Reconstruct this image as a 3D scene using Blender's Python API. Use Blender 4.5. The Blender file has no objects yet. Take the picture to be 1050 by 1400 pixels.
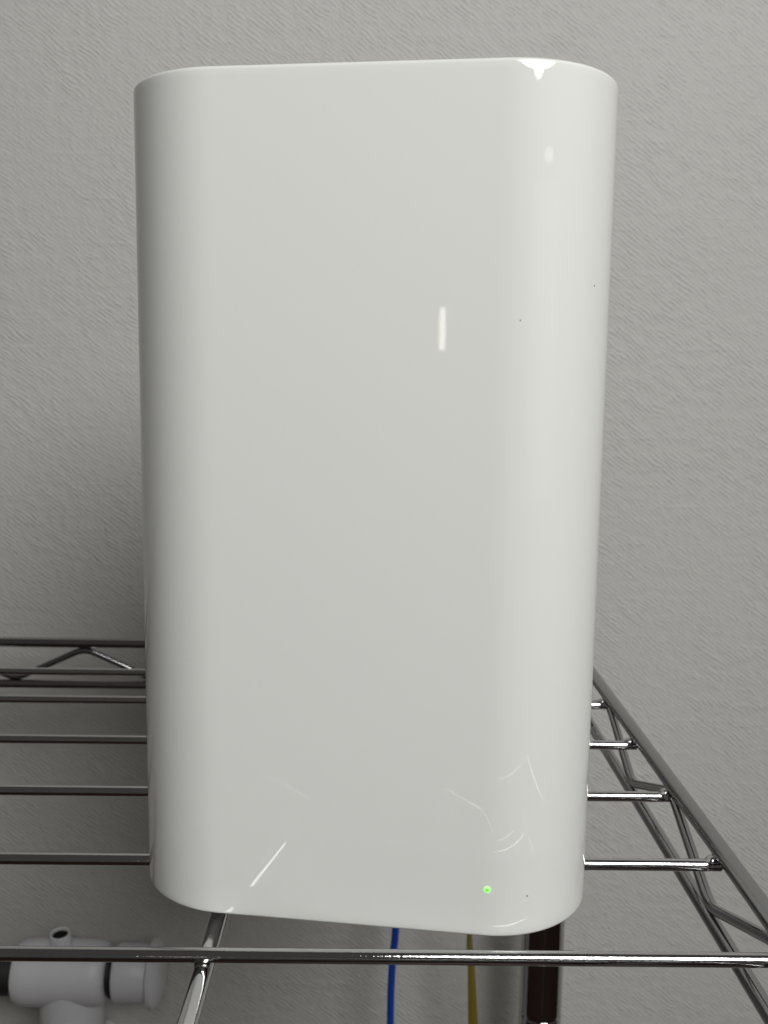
import bpy, bmesh, math, random
from mathutils import Vector, Matrix
random.seed(7)
S = bpy.context.scene
COL = S.collection

# ------------------------------------------------------------------ camera
H = 0.122                                   # lens height above the shelf wires (m)
F_PX, PITCH, ROLL, YAW = 1318.17, 0.13496, 0.01316, 0.00686
cam = bpy.data.cameras.new('camera')
cam.sensor_fit = 'VERTICAL'; cam.sensor_height = 36.0; cam.sensor_width = 27.0
cam.lens = F_PX / 1400 * 36.0
cam.clip_start = 0.005; cam.clip_end = 50
cam.dof.use_dof = True; cam.dof.focus_distance = 0.235; cam.dof.aperture_fstop = 29
co = bpy.data.objects.new('camera', cam); COL.objects.link(co)
_r = Vector((math.cos(YAW), -math.sin(YAW), 0)); _f = Vector((math.sin(YAW), math.cos(YAW), 0)); _z = Vector((0, 0, 1))
_d = _f * math.cos(PITCH) - _z * math.sin(PITCH); _u = _f * math.sin(PITCH) + _z * math.cos(PITCH)
_R = _r * math.cos(ROLL) + _u * math.sin(ROLL); _U = _u * math.cos(ROLL) - _r * math.sin(ROLL)
M = Matrix((_R, _U, -_d)).transposed().to_4x4(); M.translation = (0, 0, H)
co.matrix_world = M
S.camera = co

# ------------------------------------------------------------------ world and lamps (indoor, window light)
w = bpy.data.worlds.new('World'); S.world = w; w.use_nodes = True
bg = w.node_tree.nodes['Background']; bg.inputs[0].default_value = (1.0, 0.94, 0.86, 1); bg.inputs[1].default_value = 0.065

def area(name, az, el, dist, sx, sy, power, color, target=(0, .25, .1), aim=None):
    """rectangular lamp seen from the target at azimuth az (to the right of the viewer's back) and elevation el"""
    l = bpy.data.lights.new(name, 'AREA'); l.shape = 'RECTANGLE'; l.size = sx; l.size_y = sy
    l.energy = power; l.color = color
    o = bpy.data.objects.new(name, l); COL.objects.link(o)
    a, e = math.radians(az), math.radians(el); t = Vector(target)
    d = Vector((math.sin(a) * math.cos(e), -math.cos(a) * math.cos(e), math.sin(e)))
    o.location = t + d * dist
    if aim: d = o.location - Vector(aim)
    o.rotation_euler = d.to_track_quat('Z', 'Y').to_euler()
    return o
wl = area('window_light', 23.5, 35.0, 1.10, 0.70, 0.60, 7.2, (1.0, 1.0, 0.99), aim=(-.12, .42, .08)); wl.data.spread = math.radians(140); wl.data.shape = 'ELLIPSE'
area('window_curtain_light', 37, 3.5, 1.25, 0.60, 0.44, 0.26, (1.0, 1.0, 0.98))
ws_ = area('window_sill_light', 36, 12.6, 1.20, 0.20, 0.020, 0.022, (1.0, 1.0, 1.0), target=(.045, .21, .165)); ws_.data.shape = 'ELLIPSE'
area('door_gap_light', -11.7, 3.0, 2.2, 0.014, 0.10, 0.034, (1.0, 0.95, 0.80), target=(.007, .198, .134))

S.view_settings.view_transform = 'Standard'; S.view_settings.look = 'None'
S.view_settings.exposure = 0.0; S.view_settings.gamma = 1.0; S.view_settings.use_curve_mapping = False

# ------------------------------------------------------------------ materials
def mat(name, color, rough=.5, metal=0.0, spec=.5, coat=0.0):
    m = bpy.data.materials.new(name); m.use_nodes = True
    b = m.node_tree.nodes['Principled BSDF']
    b.inputs['Base Color'].default_value = (*color, 1); b.inputs['Roughness'].default_value = rough
    b.inputs['Metallic'].default_value = metal; b.inputs['Specular IOR Level'].default_value = spec
    b.inputs['Coat Weight'].default_value = coat
    return m
def N(m, t): return m.node_tree.nodes.new(t)
def L(m, a, b): m.node_tree.links.new(a, b)
def bsdf(m): return m.node_tree.nodes['Principled BSDF']
def math_n(m, op, a, b=None):
    n = N(m, 'ShaderNodeMath'); n.operation = op
    for i, v in enumerate((a, b)):
        if v is None: continue
        if isinstance(v, (int, float)): n.inputs[i].default_value = v
        else: L(m, v, n.inputs[i])
    return n.outputs[0]
def noise(m, vec, scale=1.0, detail=2.0, rough=.5):
    n = N(m, 'ShaderNodeTexNoise'); n.inputs['Scale'].default_value = scale
    n.inputs['Detail'].default_value = detail; n.inputs['Roughness'].default_value = rough
    L(m, vec, n.inputs['Vector']); return n.outputs['Fac']
def vmul(m, vec, s):
    n = N(m, 'ShaderNodeVectorMath'); n.operation = 'MULTIPLY'; n.inputs[1].default_value = s
    L(m, vec, n.inputs[0]); return n.outputs[0]
def maprange(m, v, a, b, c=0.0, d=1.0):
    n = N(m, 'ShaderNodeMapRange'); L(m, v, n.inputs[0])
    for i, x in enumerate((a, b, c, d)): n.inputs[1 + i].default_value = x
    return n.outputs[0]
def ramp_color(m, fac, c0, c1):
    n = N(m, 'ShaderNodeMix'); n.data_type = 'RGBA'; L(m, fac, n.inputs[0])
    n.inputs[6].default_value = (*c0, 1); n.inputs[7].default_value = (*c1, 1); return n.outputs[2]
def bump(m, h, strength, dist):
    n = N(m, 'ShaderNodeBump'); n.inputs['Strength'].default_value = strength; n.inputs['Distance'].default_value = dist
    L(m, h, n.inputs['Height']); L(m, n.outputs[0], bsdf(m).inputs['Normal'])

def wallpaper():
    m = mat('embossed_vinyl_wallpaper', (.5, .49, .46), .62, spec=.3)
    tc = N(m, 'ShaderNodeTexCoord').outputs['Object']
    warp = N(m, 'ShaderNodeTexNoise'); warp.inputs['Scale'].default_value = 110; warp.inputs['Detail'].default_value = 1; L(m, tc, warp.inputs['Vector'])
    ws = N(m, 'ShaderNodeVectorMath'); ws.operation = 'MULTIPLY_ADD'; ws.inputs[1].default_value = (.0030, .0030, .0030)
    L(m, warp.outputs['Color'], ws.inputs[0]); L(m, tc, ws.inputs[2]); p = ws.outputs[0]
    rot = N(m, 'ShaderNodeVectorRotate'); rot.rotation_type = 'Y_AXIS'; rot.inputs['Angle'].default_value = math.radians(-37)
    L(m, p, rot.inputs['Vector'])
    # regular diagonal ridges about 3 mm apart, broken into short lengths
    wv = N(m, 'ShaderNodeTexWave'); wv.wave_type = 'BANDS'; wv.bands_direction = 'Z'; wv.wave_profile = 'SIN'
    wv.inputs['Scale'].default_value = 1.0; wv.inputs['Distortion'].default_value = 3.4; wv.inputs['Detail'].default_value = 1.5
    wv.inputs['Detail Scale'].default_value = 1.3; wv.inputs['Detail Roughness'].default_value = .5
    L(m, vmul(m, rot.outputs[0], (72, 1, 160)), wv.inputs['Vector'])
    diag = noise(m, vmul(m, rot.outputs[0], (330, 1, 920)), 1, 1.5, .45)
    weave = noise(m, vmul(m, p, (820, 1, 560)), 1, 2, .5)
    thread = maprange(m, noise(m, vmul(m, tc, (30, 1, 420)), 1, 1, .5), .62, .80)
    patch = maprange(m, noise(m, tc, 34, 2, .5), .40, .60)
    fine = maprange(m, noise(m, tc, 150, 1, .5), .35, .6, .25, 1.0)
    a = math_n(m, 'MULTIPLY', math_n(m, 'ADD', math_n(m, 'MULTIPLY', wv.outputs['Fac'], .34), math_n(m, 'MULTIPLY', diag, .75)), math_n(m, 'MULTIPLY', maprange(m, patch, 0, 1, .55, 1.0), fine))
    b = math_n(m, 'MULTIPLY', weave, maprange(m, patch, 0, 1, .45, .22))
    h = math_n(m, 'ADD', math_n(m, 'ADD', a, b), math_n(m, 'MULTIPLY', thread, .16))
    h = math_n(m, 'ADD', h, math_n(m, 'MULTIPLY', noise(m, tc, 1500, 1), .10))
    bump(m, h, .85, .00062)
    col = ramp_color(m, noise(m, tc, 9, 3), (.500, .495, .470), (.535, .530, .506))
    L(m, col, bsdf(m).inputs['Base Color'])
    return m
M_WALL = wallpaper()

def chrome(name, grain=0.0, c=.56, r0=.025, r1=.06):
    m = mat(name, (c, c, c * 1.01), .10, metal=1.0)
    tc = N(m, 'ShaderNodeTexCoord').outputs['Object']
    r = maprange(m, noise(m, tc, 160, 4, .6), .3, .75, r0, r1)
    L(m, r, bsdf(m).inputs['Roughness'])
    h = math_n(m, 'ADD', noise(m, tc, 900, 2), math_n(m, 'MULTIPLY', noise(m, tc, 2600, 1), .4))
    bump(m, h, grain, .00012)
    return m
M_WIRE = chrome('chrome_plated_wire', .22)
M_ROD = chrome('satin_rod_dim_reflection', .10, .36, .10, .20)  # satin finish; base colour also darkened for dim surroundings the rods would mirror
M_BRIGHT = chrome('bright_chrome_rod', .06, .60)
M_POST = chrome('chrome_plated_tube', .03, .45)

def glossy_white():
    m = mat('glossy_white_plastic', (.785, .797, .758), .055, spec=.5)
    tc = N(m, 'ShaderNodeTexCoord').outputs['Object']
    L(m, maprange(m, noise(m, tc, 38, 4, .6), .35, .75, .012, .03), bsdf(m).inputs['Roughness'])
    bump(m, noise(m, tc, 22, 2), .02, .0003)
    return m
M_COVER = glossy_white()
M_BASE = mat('matt_white_plastic', (.66, .67, .64), .5)
M_DARK = mat('dark_speck', (.02, .02, .02), .8)
M_PORT = mat('black_port_plastic', (.03, .03, .03), .5)
def emit(name, c, s):
    m = mat(name, c, .4); b = bsdf(m); b.inputs['Emission Color'].default_value = (*c, 1); b.inputs['Emission Strength'].default_value = s; return m
M_LED = emit('led_lens_pale_green', (.36, 1.0, .24), .85)
M_LEDC = emit('led_core_green', (.06, .95, .015), 1.15)
def plastic(name, c0, c1, rough, sc=80):
    m = mat(name, c0, rough); tc = N(m, 'ShaderNodeTexCoord').outputs['Object']
    L(m, ramp_color(m, noise(m, tc, sc, 4), c0, c1), bsdf(m).inputs['Base Color'])
    bump(m, noise(m, tc, 900, 2), .1, .0001); return m
M_PVC = plastic('grey_pvc', (.58, .58, .605), (.66, .66, .685), .42)
M_BLACK = plastic('black_rubber', (.012, .012, .012), (.025, .025, .025), .5)
M_BLUE = plastic('blue_cable_jacket', (.005, .050, .36), (.006, .056, .40), .42)
M_YEL = plastic('yellow_cable_jacket', (.13, .095, .004), (.16, .115, .006), .45)
M_CLEAR = mat('clear_plug_plastic', (.6, .6, .58), .2)
M_BRASS = mat('nickel_ring', (.55, .53, .48), .3, metal=1.0)

# ------------------------------------------------------------------ helpers
def link(name, me, m, parent=None, smooth=True, ang=40):
    if smooth:
        for p in me.polygons: p.use_smooth = True
        me.set_sharp_from_angle(angle=math.radians(ang))
    me.materials.append(m)
    o = bpy.data.objects.new(name, me); COL.objects.link(o)
    if parent: o.parent = parent
    return o
def obj(name, bm, m, parent=None, ang=40):
    bmesh.ops.recalc_face_normals(bm, faces=bm.faces)
    me = bpy.data.meshes.new(name); bm.to_mesh(me); bm.free()
    return link(name, me, m, parent, True, ang)
def thing(name, label, cat, loc=(0, 0, 0), group=None):
    o = bpy.data.objects.new(name, None); COL.objects.link(o); o.location = loc; o.empty_display_size = .02
    o['label'] = label; o['category'] = cat
    if group: o['group'] = group
    return o
def sweep(bm, pts, prof, seg=14, cap=True):
    """tube along pts; prof(i) gives (half width, half thickness, twist) of ring i"""
    pts = [Vector(p) for p in pts]; n = len(pts); rings = []; up = None
    for i, p in enumerate(pts):
        t = (pts[min(i + 1, n - 1)] - pts[max(i - 1, 0)]).normalized()
        if up is None:
            up = Vector((0, 0, 1)) if abs(t.z) < .9 else Vector((0, 1, 0))
        s = t.cross(up).normalized(); up = s.cross(t).normalized()
        a, b, tw = prof(i)
        rings.append([bm.verts.new(p + s * (a * math.cos(k) * math.cos(tw) - b * math.sin(k) * math.sin(tw)) + up * (a * math.cos(k) * math.sin(tw) + b * math.sin(k) * math.cos(tw)))
                      for k in [2 * math.pi * j / seg for j in range(seg)]])
    for q, r in zip(rings, rings[1:]):
        for j in range(seg): bm.faces.new((q[j], q[(j + 1) % seg], r[(j + 1) % seg], r[j]))
    if cap: bm.faces.new(rings[0][::-1]); bm.faces.new(rings[-1])
    return rings
def tube(pts, r, seg=14):
    bm = bmesh.new(); sweep(bm, pts, lambda i: (r, r, 0), seg); return bm
def rod_mesh(length, r, seg=20, nd=1):
    """straight rod along +X with rounded ends"""
    bm = bmesh.new(); e = r * .35
    xs = [(0, r - e), (e * .3, r - e * .3), (e, r), (e * 1.6, r), (e * 2.4, r)] + [(length * k / nd, r) for k in range(1, nd)] + [(length - e * 2.4, r), (length - e * 1.6, r), (length - e, r), (length - e * .3, r - e * .3), (length, r - e)]
    rings = [[bm.verts.new((x, q * math.cos(2 * math.pi * j / seg), q * math.sin(2 * math.pi * j / seg))) for j in range(seg)] for x, q in xs]
    for a, b in zip(rings, rings[1:]):
        for j in range(seg): bm.faces.new((a[j], a[(j + 1) % seg], b[(j + 1) % seg], b[j]))
    bm.faces.new(rings[0][::-1]); bm.faces.new(rings[-1])
    bmesh.ops.recalc_face_normals(bm, faces=bm.faces)
    me = bpy.data.meshes.new('rod'); bm.to_mesh(me); bm.free(); return me
def lathe(prof, seg=40, axis='Z'):
    """surface of revolution; prof = [(along, radius)]"""
    bm = bmesh.new(); rings = []
    for a, r in prof:
        if r < 1e-6:
            c = (0, 0, a) if axis == 'Z' else (a, 0, 0); rings.append([bm.verts.new(c)]); continue
        ring = []
        for j in range(seg):
            t = 2 * math.pi * j / seg; x, y = r * math.cos(t), r * math.sin(t)
            ring.append(bm.verts.new((x, y, a) if axis == 'Z' else (a, x, y)))
        rings.append(ring)
    for p, q in zip(rings, rings[1:]):
        if len(p) == 1 and len(q) == 1: continue
        for j in range(seg):
            k = (j + 1) % seg
            if len(p) == 1: bm.faces.new((p[0], q[k], q[j]))
            elif len(q) == 1: bm.faces.new((p[j], p[k], q[0]))
            else: bm.faces.new((p[j], p[k], q[k], q[j]))
    return bm
def box(bm, x0, x1, y0, y1, z0, z1, bev=0):
    r = bmesh.ops.create_cube(bm, size=1)
    for v in r['verts']:
        v.co = Vector(((x0 + x1) / 2 + v.co.x * (x1 - x0), (y0 + y1) / 2 + v.co.y * (y1 - y0), (z0 + z1) / 2 + v.co.z * (z1 - z0)))
    if bev: bmesh.ops.bevel(bm, geom=list({e for v in r['verts'] for e in v.link_edges}), offset=bev, segments=2, affect='EDGES')
def spline(P, n=12):
    P = [Vector(p) for p in P]; P = [2 * P[0] - P[1]] + P + [2 * P[-1] - P[-2]]; out = []
    for i in range(1, len(P) - 2):
        for k in range(n):
            t = k / n; a, b, c, d = P[i - 1:i + 3]
            out.append(.5 * ((2 * b) + (c - a) * t + (2 * a - 5 * b + 4 * c - d) * t * t + (3 * b - a - 3 * c + d) * t ** 3))
    return out + [P[-2]]

# ------------------------------------------------------------------ wall
WALL_Y = .487
bm = bmesh.new(); box(bm, -1.3, 1.3, WALL_Y, WALL_Y + .08, -.75, 1.5)
wall = obj('wall', bm, M_WALL); wall['kind'] = 'structure'; wall['label'] = 'pale grey wall with diagonally embossed wallpaper'

# floor the posts stand on (below the frame; its dark wood shows in the chrome)
M_FLOOR = mat('dark_red_brown_wood', (.05, .02, .014), .35)
_tc = N(M_FLOOR, 'ShaderNodeTexCoord').outputs['Object']
L(M_FLOOR, ramp_color(M_FLOOR, noise(M_FLOOR, vmul(M_FLOOR, _tc, (3, 40, 1)), 1, 4), (.030, .012, .009), (.075, .030, .020)), bsdf(M_FLOOR).inputs['Base Color'])
bm = bmesh.new(); box(bm, -1.3, 1.3, -1.4, WALL_Y, -.80, -.75)
floor = obj('floor', bm, M_FLOOR); floor['kind'] = 'structure'

# ------------------------------------------------------------------ wire shelf
XR, XL = .0895, -.720            # side trusses
YB, YF = .426, .1175              # rear and front trusses
R_W, R_R, R_Z = .00155, .00235, .00150
shelf = thing('wire_shelf', 'chrome wire shelf unit with zigzag edge trusses under the white router', 'shelf', (0, .27, 0))
def place(me, name, m, a, b):
    """put a rod mesh (along +X) from a to b"""
    o = bpy.data.objects.new(name, me); COL.objects.link(o); o.parent = shelf
    d = (Vector(b) - Vector(a)); o.rotation_euler = d.to_track_quat('X', 'Z').to_euler(); o.location = Vector(a) - shelf.location
    return o
def straight(name, a, b, r, m, nd=1):
    me = rod_mesh((Vector(b) - Vector(a)).length, r, nd=nd)
    for p in me.polygons: p.use_smooth = True
    me.set_sharp_from_angle(angle=math.radians(50)); me.materials.append(m)
    return place(me, name, m, a, b)
WY = [.3909, .3558, .31474, .27366, .23258, .1915, .1565]
wm = rod_mesh(XR - XL, R_W, seg=24)
for p in wm.polygons: p.use_smooth = True
wm.set_sharp_from_angle(angle=math.radians(50)); wm.materials.append(M_WIRE)
for y in WY: place(wm, 'wire', M_WIRE, (XL, y, 0), (XR, y, 0))
ZT, ZLOW = .0034, -.0180
straight('edge_rod', (XR, YF, ZT), (XR, YB, ZT), R_R, M_ROD)
straight('lower_edge_rod', (XR, YF, ZLOW), (XR, YB, ZLOW), R_R * .86, M_ROD)
straight('edge_rod', (XL, YF, ZT), (XL, YB, ZT), R_R, M_ROD)
straight('lower_edge_rod', (XL, YF, ZLOW), (XL, YB, ZLOW), R_R * .86, M_ROD)
ZTB, ZLB = .0026, -.0168
for y in (YB, YF):
    straight('edge_rod', (XL, y, ZTB), (XR, y, ZTB), R_R * .95, M_ROD)
    straight('lower_edge_rod', (XL, y, ZLB), (XR, y, ZLB), R_R * .86, M_ROD)
def zigzag(nodes):
    """bent wire through nodes with small rounded bends"""
    P = [Vector(n) for n in nodes]; out = [P[0]]
    for a, b, c in zip(P, P[1:], P[2:]):
        u = (a - b).normalized() * .0050; v = (c - b).normalized() * .0050
        for k in range(7):
            t = k / 6; out.append((b + u) * (1 - t) ** 2 + b * 2 * t * (1 - t) + (b + v) * t * t)
    out.append(P[-1]); return tube(out, R_Z, 12)
for x in (XR, XL):
    n = []; y = .3558; k = 0
    ys = [.4000, .3558, .3180, .2760, .2385, .1960, .1560, .1200]
    for i, y in enumerate(ys): n.append((x, y, ZT - R_R - .0002 if i % 2 else ZLOW + R_R + .0006))
    o = obj('zigzag_wire', zigzag(n), M_ROD, shelf); o.location = -shelf.location
for y in (YB, YF):
    n = []; x = -.132 - 18 * .0318; k = 0
    while x < XR - .006:
        n.append((x, y, ZTB - R_R - .0002 if k % 2 == 0 else ZLB + R_R)); x += .0318; k += 1
    o = obj('zigzag_wire', zigzag(n), M_ROD, shelf); o.location = -shelf.location
# front-to-back carrying rods under the wires, each with a weld at every wire it crosses
wb = lathe([(-.0046, 0), (-.0040, .0010), (-.0022, .0018), (0, .0021), (.0022, .0018), (.0040, .0010), (.0046, 0)], 14, 'Z')
wme = None
for xg in (-.0362, -.3150, -.5200):
    straight('carrying_rod', (xg, YF, -.0036), (xg, YB, -.0036), R_R, M_BRIGHT)
    for y in WY:
        if wme is None:
            o = obj('weld', wb, M_WIRE, shelf); wme = o.data
        else:
            o = bpy.data.objects.new('weld', wme); COL.objects.link(o); o.parent = shelf
        o.location = Vector((xg, y - .0002, -.0020)) - shelf.location; o.rotation_euler = (math.radians(90), 0, 0); o.scale = (.95, .55, .62)
for y in WY:
    for x in (XR - .0026, XL + .0026):
        o = bpy.data.objects.new('weld', wme); COL.objects.link(o); o.parent = shelf
        o.location = Vector((x, y, .0012)) - shelf.location; o.rotation_euler = (random.uniform(-.4, .4), math.radians(78), 0); o.scale = (.72, .80, .45)
# corner posts with their collars
PR = .0104
gr = []
z = -.75
prof = [(-.75, 0), (-.75, PR)]
zz = -.7267
while zz < .0:
    prof += [(zz - .0012, PR), (zz - .0004, PR - .0007), (zz + .0004, PR - .0007), (zz + .0012, PR)]; zz += .0600
prof += [(.012, PR), (.017, PR - .002), (.019, PR - .006), (.0195, 0)]
pm = None; cm = None
for px, py in ((.0838, .441), (-.7145, .441), (-.7145, .097), (.0838, .097)):
    if py < .2: prof2 = [(a, r) for a, r in prof if a < -.006] + [(-.006, PR), (-.004, 0)]
    else: prof2 = prof
    o = obj('post', lathe(prof2, 48), M_POST, shelf, 30); o.location = Vector((px, py, 0)) - shelf.location
    c = obj('collar', lathe([(-.028, PR + .0005), (-.028, PR + .0030), (-.026, PR + .0038), (.004, PR + .0030), (.006, PR + .0022), (.006, PR + .0005)], 40), M_ROD, shelf)
    c.location = o.location
# ------------------------------------------------------------------ router
RW, RD, RR, RYAW = .10645, .100, .02326, -.13525
RZ0, RZ1 = .0016, .1846
router = thing('wifi_router', 'tall glossy white home router with rounded corners standing on the chrome wires', 'router', (.00124, .25013, RZ0))
router.rotation_euler = (0, 0, RYAW)
def outline(w, d, r, off=0.0, seg=28):
    w, d, r = w - 2 * off, d - 2 * off, r - off; pts = []
    for sx, sy, a0 in ((1, -1, -90), (1, 1, 0), (-1, 1, 90), (-1, -1, 180)):
        cx, cy = sx * (w / 2 - r), sy * (d / 2 - r)
        a = math.radians(a0)
        tin = Vector((-math.sin(a), math.cos(a))); ti = tin * -.0012
        p0 = Vector((cx + r * math.cos(a), cy + r * math.sin(a))); pts.append(p0 + ti)
        for k in range(seg + 1):
            t = math.radians(a0 + 90 * k / seg); pts.append(Vector((cx + r * math.cos(t), cy + r * math.sin(t))))
        t = math.radians(a0 + 90); pts.append(Vector((cx + r * math.cos(t), cy + r * math.sin(t))) + Vector((-math.sin(t), math.cos(t))) * .0012)
    return pts
def loft(levels, cap0=True, cap1=True):
    bm = bmesh.new(); rings = [[bm.verts.new((p.x, p.y, z)) for p in outline(RW, RD, RR, off)] for z, off in levels]
    n = len(rings[0])
    for a, b in zip(rings, rings[1:]):
        for j in range(n): bm.faces.new((a[j], a[(j + 1) % n], b[(j + 1) % n], b[j]))
    if cap0: bm.faces.new(rings[0][::-1])
    if cap1: bm.faces.new(rings[-1])
    return bm
hh = RZ1 - RZ0; fl = .0009
arc = [(fl * (1 - math.cos(math.radians(t))), fl * (1 - math.sin(math.radians(t)))) for t in range(0, 91, 15)]   # (drop/rise, inset)
lv = [(a, o) for a, o in arc] + [(.0022, 0), (hh - .0022, 0)] + [(hh - a, o) for a, o in reversed(arc)]
lv += [(hh - .0003, fl + .0018), (hh - .0015, fl + .0021)]
cover = obj('cover', loft(lv, False, False), M_COVER, router, 35)
top = obj('top_panel', loft([(hh - .0030, fl + .0022), (hh - .0014, fl + .0022), (hh - .0010, fl + .0026)]), M_COVER, router, 35)
base = obj('base', loft([(.0000, .0040), (.0000, .0012), (.0012, .0010)], True, True), M_BASE, router, 35)
def front_point(x):
    """front surface of the footprint at local x: (y, normal angle)"""
    x0 = RW / 2 - RR
    if x <= x0: return -RD / 2, 0.0
    t = math.asin((x - x0) / RR); return -RD / 2 + RR * (1 - math.cos(t)), t
# status lamp and three specks on the front
ly, _ = front_point(.0306)
led = obj('status_led', lathe([(-.0006, 0), (-.0006, .00074), (.00012, .00074), (.0002, .00062), (.0002, 0)], 24), M_LED, router)
led.location = (.0306, ly, .0128 - RZ0); led.rotation_euler = (math.radians(90), 0, 0)
led['label'] = 'glowing green status light near the lower right corner'
core = obj('led_core', lathe([(.0001, 0), (.0001, .00034), (.00026, .00032), (.0003, 0)], 16), M_LEDC, led)
for x, z, r in ((.0393, .0110, .00020), (.0339, .1344, .00014), (.0489, .1421, .00019)):
    y, t = front_point(x)
    bm = lathe([(-.0001, 0), (-.0001, r), (.00006, r * .8), (.0001, 0)], 7)
    for v in bm.verts: v.co.x *= random.uniform(.7, 1.3); v.co.y *= random.uniform(.8, 1.6)
    s = obj('speck', bm, M_DARK, router); s.location = (x, y, z - RZ0); s.rotation_euler = (math.radians(90), 0, t)
for x, m in ((-.010, M_PORT), (.026, M_PORT)):
    bm = bmesh.new(); box(bm, x - .0075, x + .0075, RD / 2 - .004, RD / 2 + .0006, .022, .036, .0006)
    obj('port', bm, m, router)
# ------------------------------------------------------------------ cables hanging behind the router
def to_world(x, y, z):
    c, s = math.cos(RYAW), math.sin(RYAW); return (.00124 + x * c - y * s, .25013 + x * s + y * c, RZ0 + z)
def cable(name, label, start, path, prof, m):
    t = thing(name, label, 'cable', path[-1], 'network cables behind the router')
    P = spline([start, (start[0] + .003, start[1] + .03, start[2])] + path)
    bm = bmesh.new(); sweep(bm, P, lambda i: prof(P[i]), 16); o = obj('jacket', bm, m, t, 60); o.location = -t.location
    bm = bmesh.new(); box(bm, -.0055, .0055, -.006, .018, -.004, .004, .0006)
    p = obj('plug', bm, M_CLEAR, t); p.location = Vector(start) - t.location; p.rotation_euler = (0, 0, RYAW)
    return t
cable('network_cable', 'thin blue cable hanging straight down behind the router', to_world(-.010, RD / 2, .029),
      [(.0125, .385, .018), (.0140, .437, -.030), (.0128, .448, -.100), (.0116, .450, -.150), (.0103, .450, -.167), (.0097, .450, -.201), (.0110, .452, -.280), (.0150, .455, -.42)],
      lambda p: (.00182, .00182, 0), M_BLUE)
def ytwist(p):
    k = min(1, max(0, (-.135 - p.z) / .085)); return (.0030, .0011, math.radians(86 - 62 * k))
cable('network_cable', 'flat yellow cable twisting as it hangs down beside the chrome post', to_world(.026, RD / 2, .029),
      [(.0450, .380, .016), (.0478, .430, -.030), (.0480, .446, -.100), (.0488, .450, -.153), (.0499, .450, -.167), (.0518, .450, -.201), (.0570, .452, -.290), (.060, .455, -.42)],
      ytwist, M_YEL)
# ------------------------------------------------------------------ pipe fitting on the wall
FX, FY, FZ = -.1560, .450, -.1745
fit = thing('pipe_fitting', 'grey plastic tee pipe fitting with open nozzle and flanged end cap on the wall', 'pipe fitting', (FX, FY, FZ))
def fpart(name, bm, m, loc=(0, 0, 0), rot=(0, 0, 0), parent=fit):
    o = obj(name, bm, m, parent, 35); o.location = loc; o.rotation_euler = rot; return o
rb = .0158
fpart('body', lathe([(-.0205, 0), (-.0210, .0115), (-.0217, .0128), (-.0210, .0142), (-.0182, .0154), (-.0150, rb), (.0170, rb), (.0205, rb - .0006), (.0228, .0140), (.0240, .0118), (.0240, 0)], 56, 'X'), M_PVC)
fpart('neck', lathe([(.0235, 0), (.0235, .0105), (.0252, .0105), (.0254, .0118), (.0262, .0118), (.0264, .0100), (.0290, .0100), (.0290, 0)], 40, 'X'), M_BLACK)
cap = fpart('end_cap', lathe([(.0276, 0), (.0276, .0128), (.0284, .0138), (.0295, .0141), (.0440, .0136), (.0446, .0132), (.0446, 0)], 56, 'X'), M_PVC)
fpart('flange', lathe([(.0450, 0), (.0450, .0152), (.0456, .0166), (.0476, .0168), (.0496, .0150), (.0512, .0105), (.0519, .0050), (.0520, 0)], 56, 'X'), M_PVC, parent=cap)
fpart('nozzle', lathe([(.010, 0), (.010, .0062), (.0150, .0058), (.0166, .0052), (.0225, .0052), (.0232, .0049), (.0234, .0044), (.0230, .0039), (.0140, .0036), (.0140, 0)], 36), M_PVC, (.0012, -.001, 0), (math.radians(6), 0, 0))
fpart('nozzle_hole_shade', lathe([(.0141, 0), (.0141, .0034), (.0220, .0037), (.0222, .0034), (.0150, .0031), (.0150, 0)], 24), M_BLACK, (.0012, -.001, 0), (math.radians(6), 0, 0))  # black sleeve added inside the open nozzle to stand for its shade
fpart('branch', lathe([(-.004, 0), (-.004, .0150), (-.0200, .0158), (-.0330, .0160), (-.0345, .0152), (-.0345, 0)], 48), M_PVC, (.0050, 0, 0))
fpart('drop_pipe', lathe([(-.0340, 0), (-.0340, .0128), (-.60, .0128), (-.60, 0)], 40), M_PVC, (.0050, 0, 0))
fpart('supply_pipe', lathe([(-.0195, 0), (-.0195, .0112), (-.30, .0112), (-.30, 0)], 40, 'X'), M_BLACK)
bm = lathe([(.006, .0110), (.006, .0145), (.030, .0145), (.0365, .019), (.0368, 0)], 36)
fpart('wall_bracket', bm, M_PVC, (.005, 0, -.07), (math.radians(-90), 0, 0))

# ------------------------------------------------------------------ render
S.render.engine = 'CYCLES'
S.cycles.max_bounces = 8; S.cycles.glossy_bounces = 6; S.cycles.caustics_reflective = True; S.cycles.blur_glossy = 0.0; S.cycles.sample_clamp_indirect = 0.0
S.render.resolution_x = 768; S.render.resolution_y = 1024
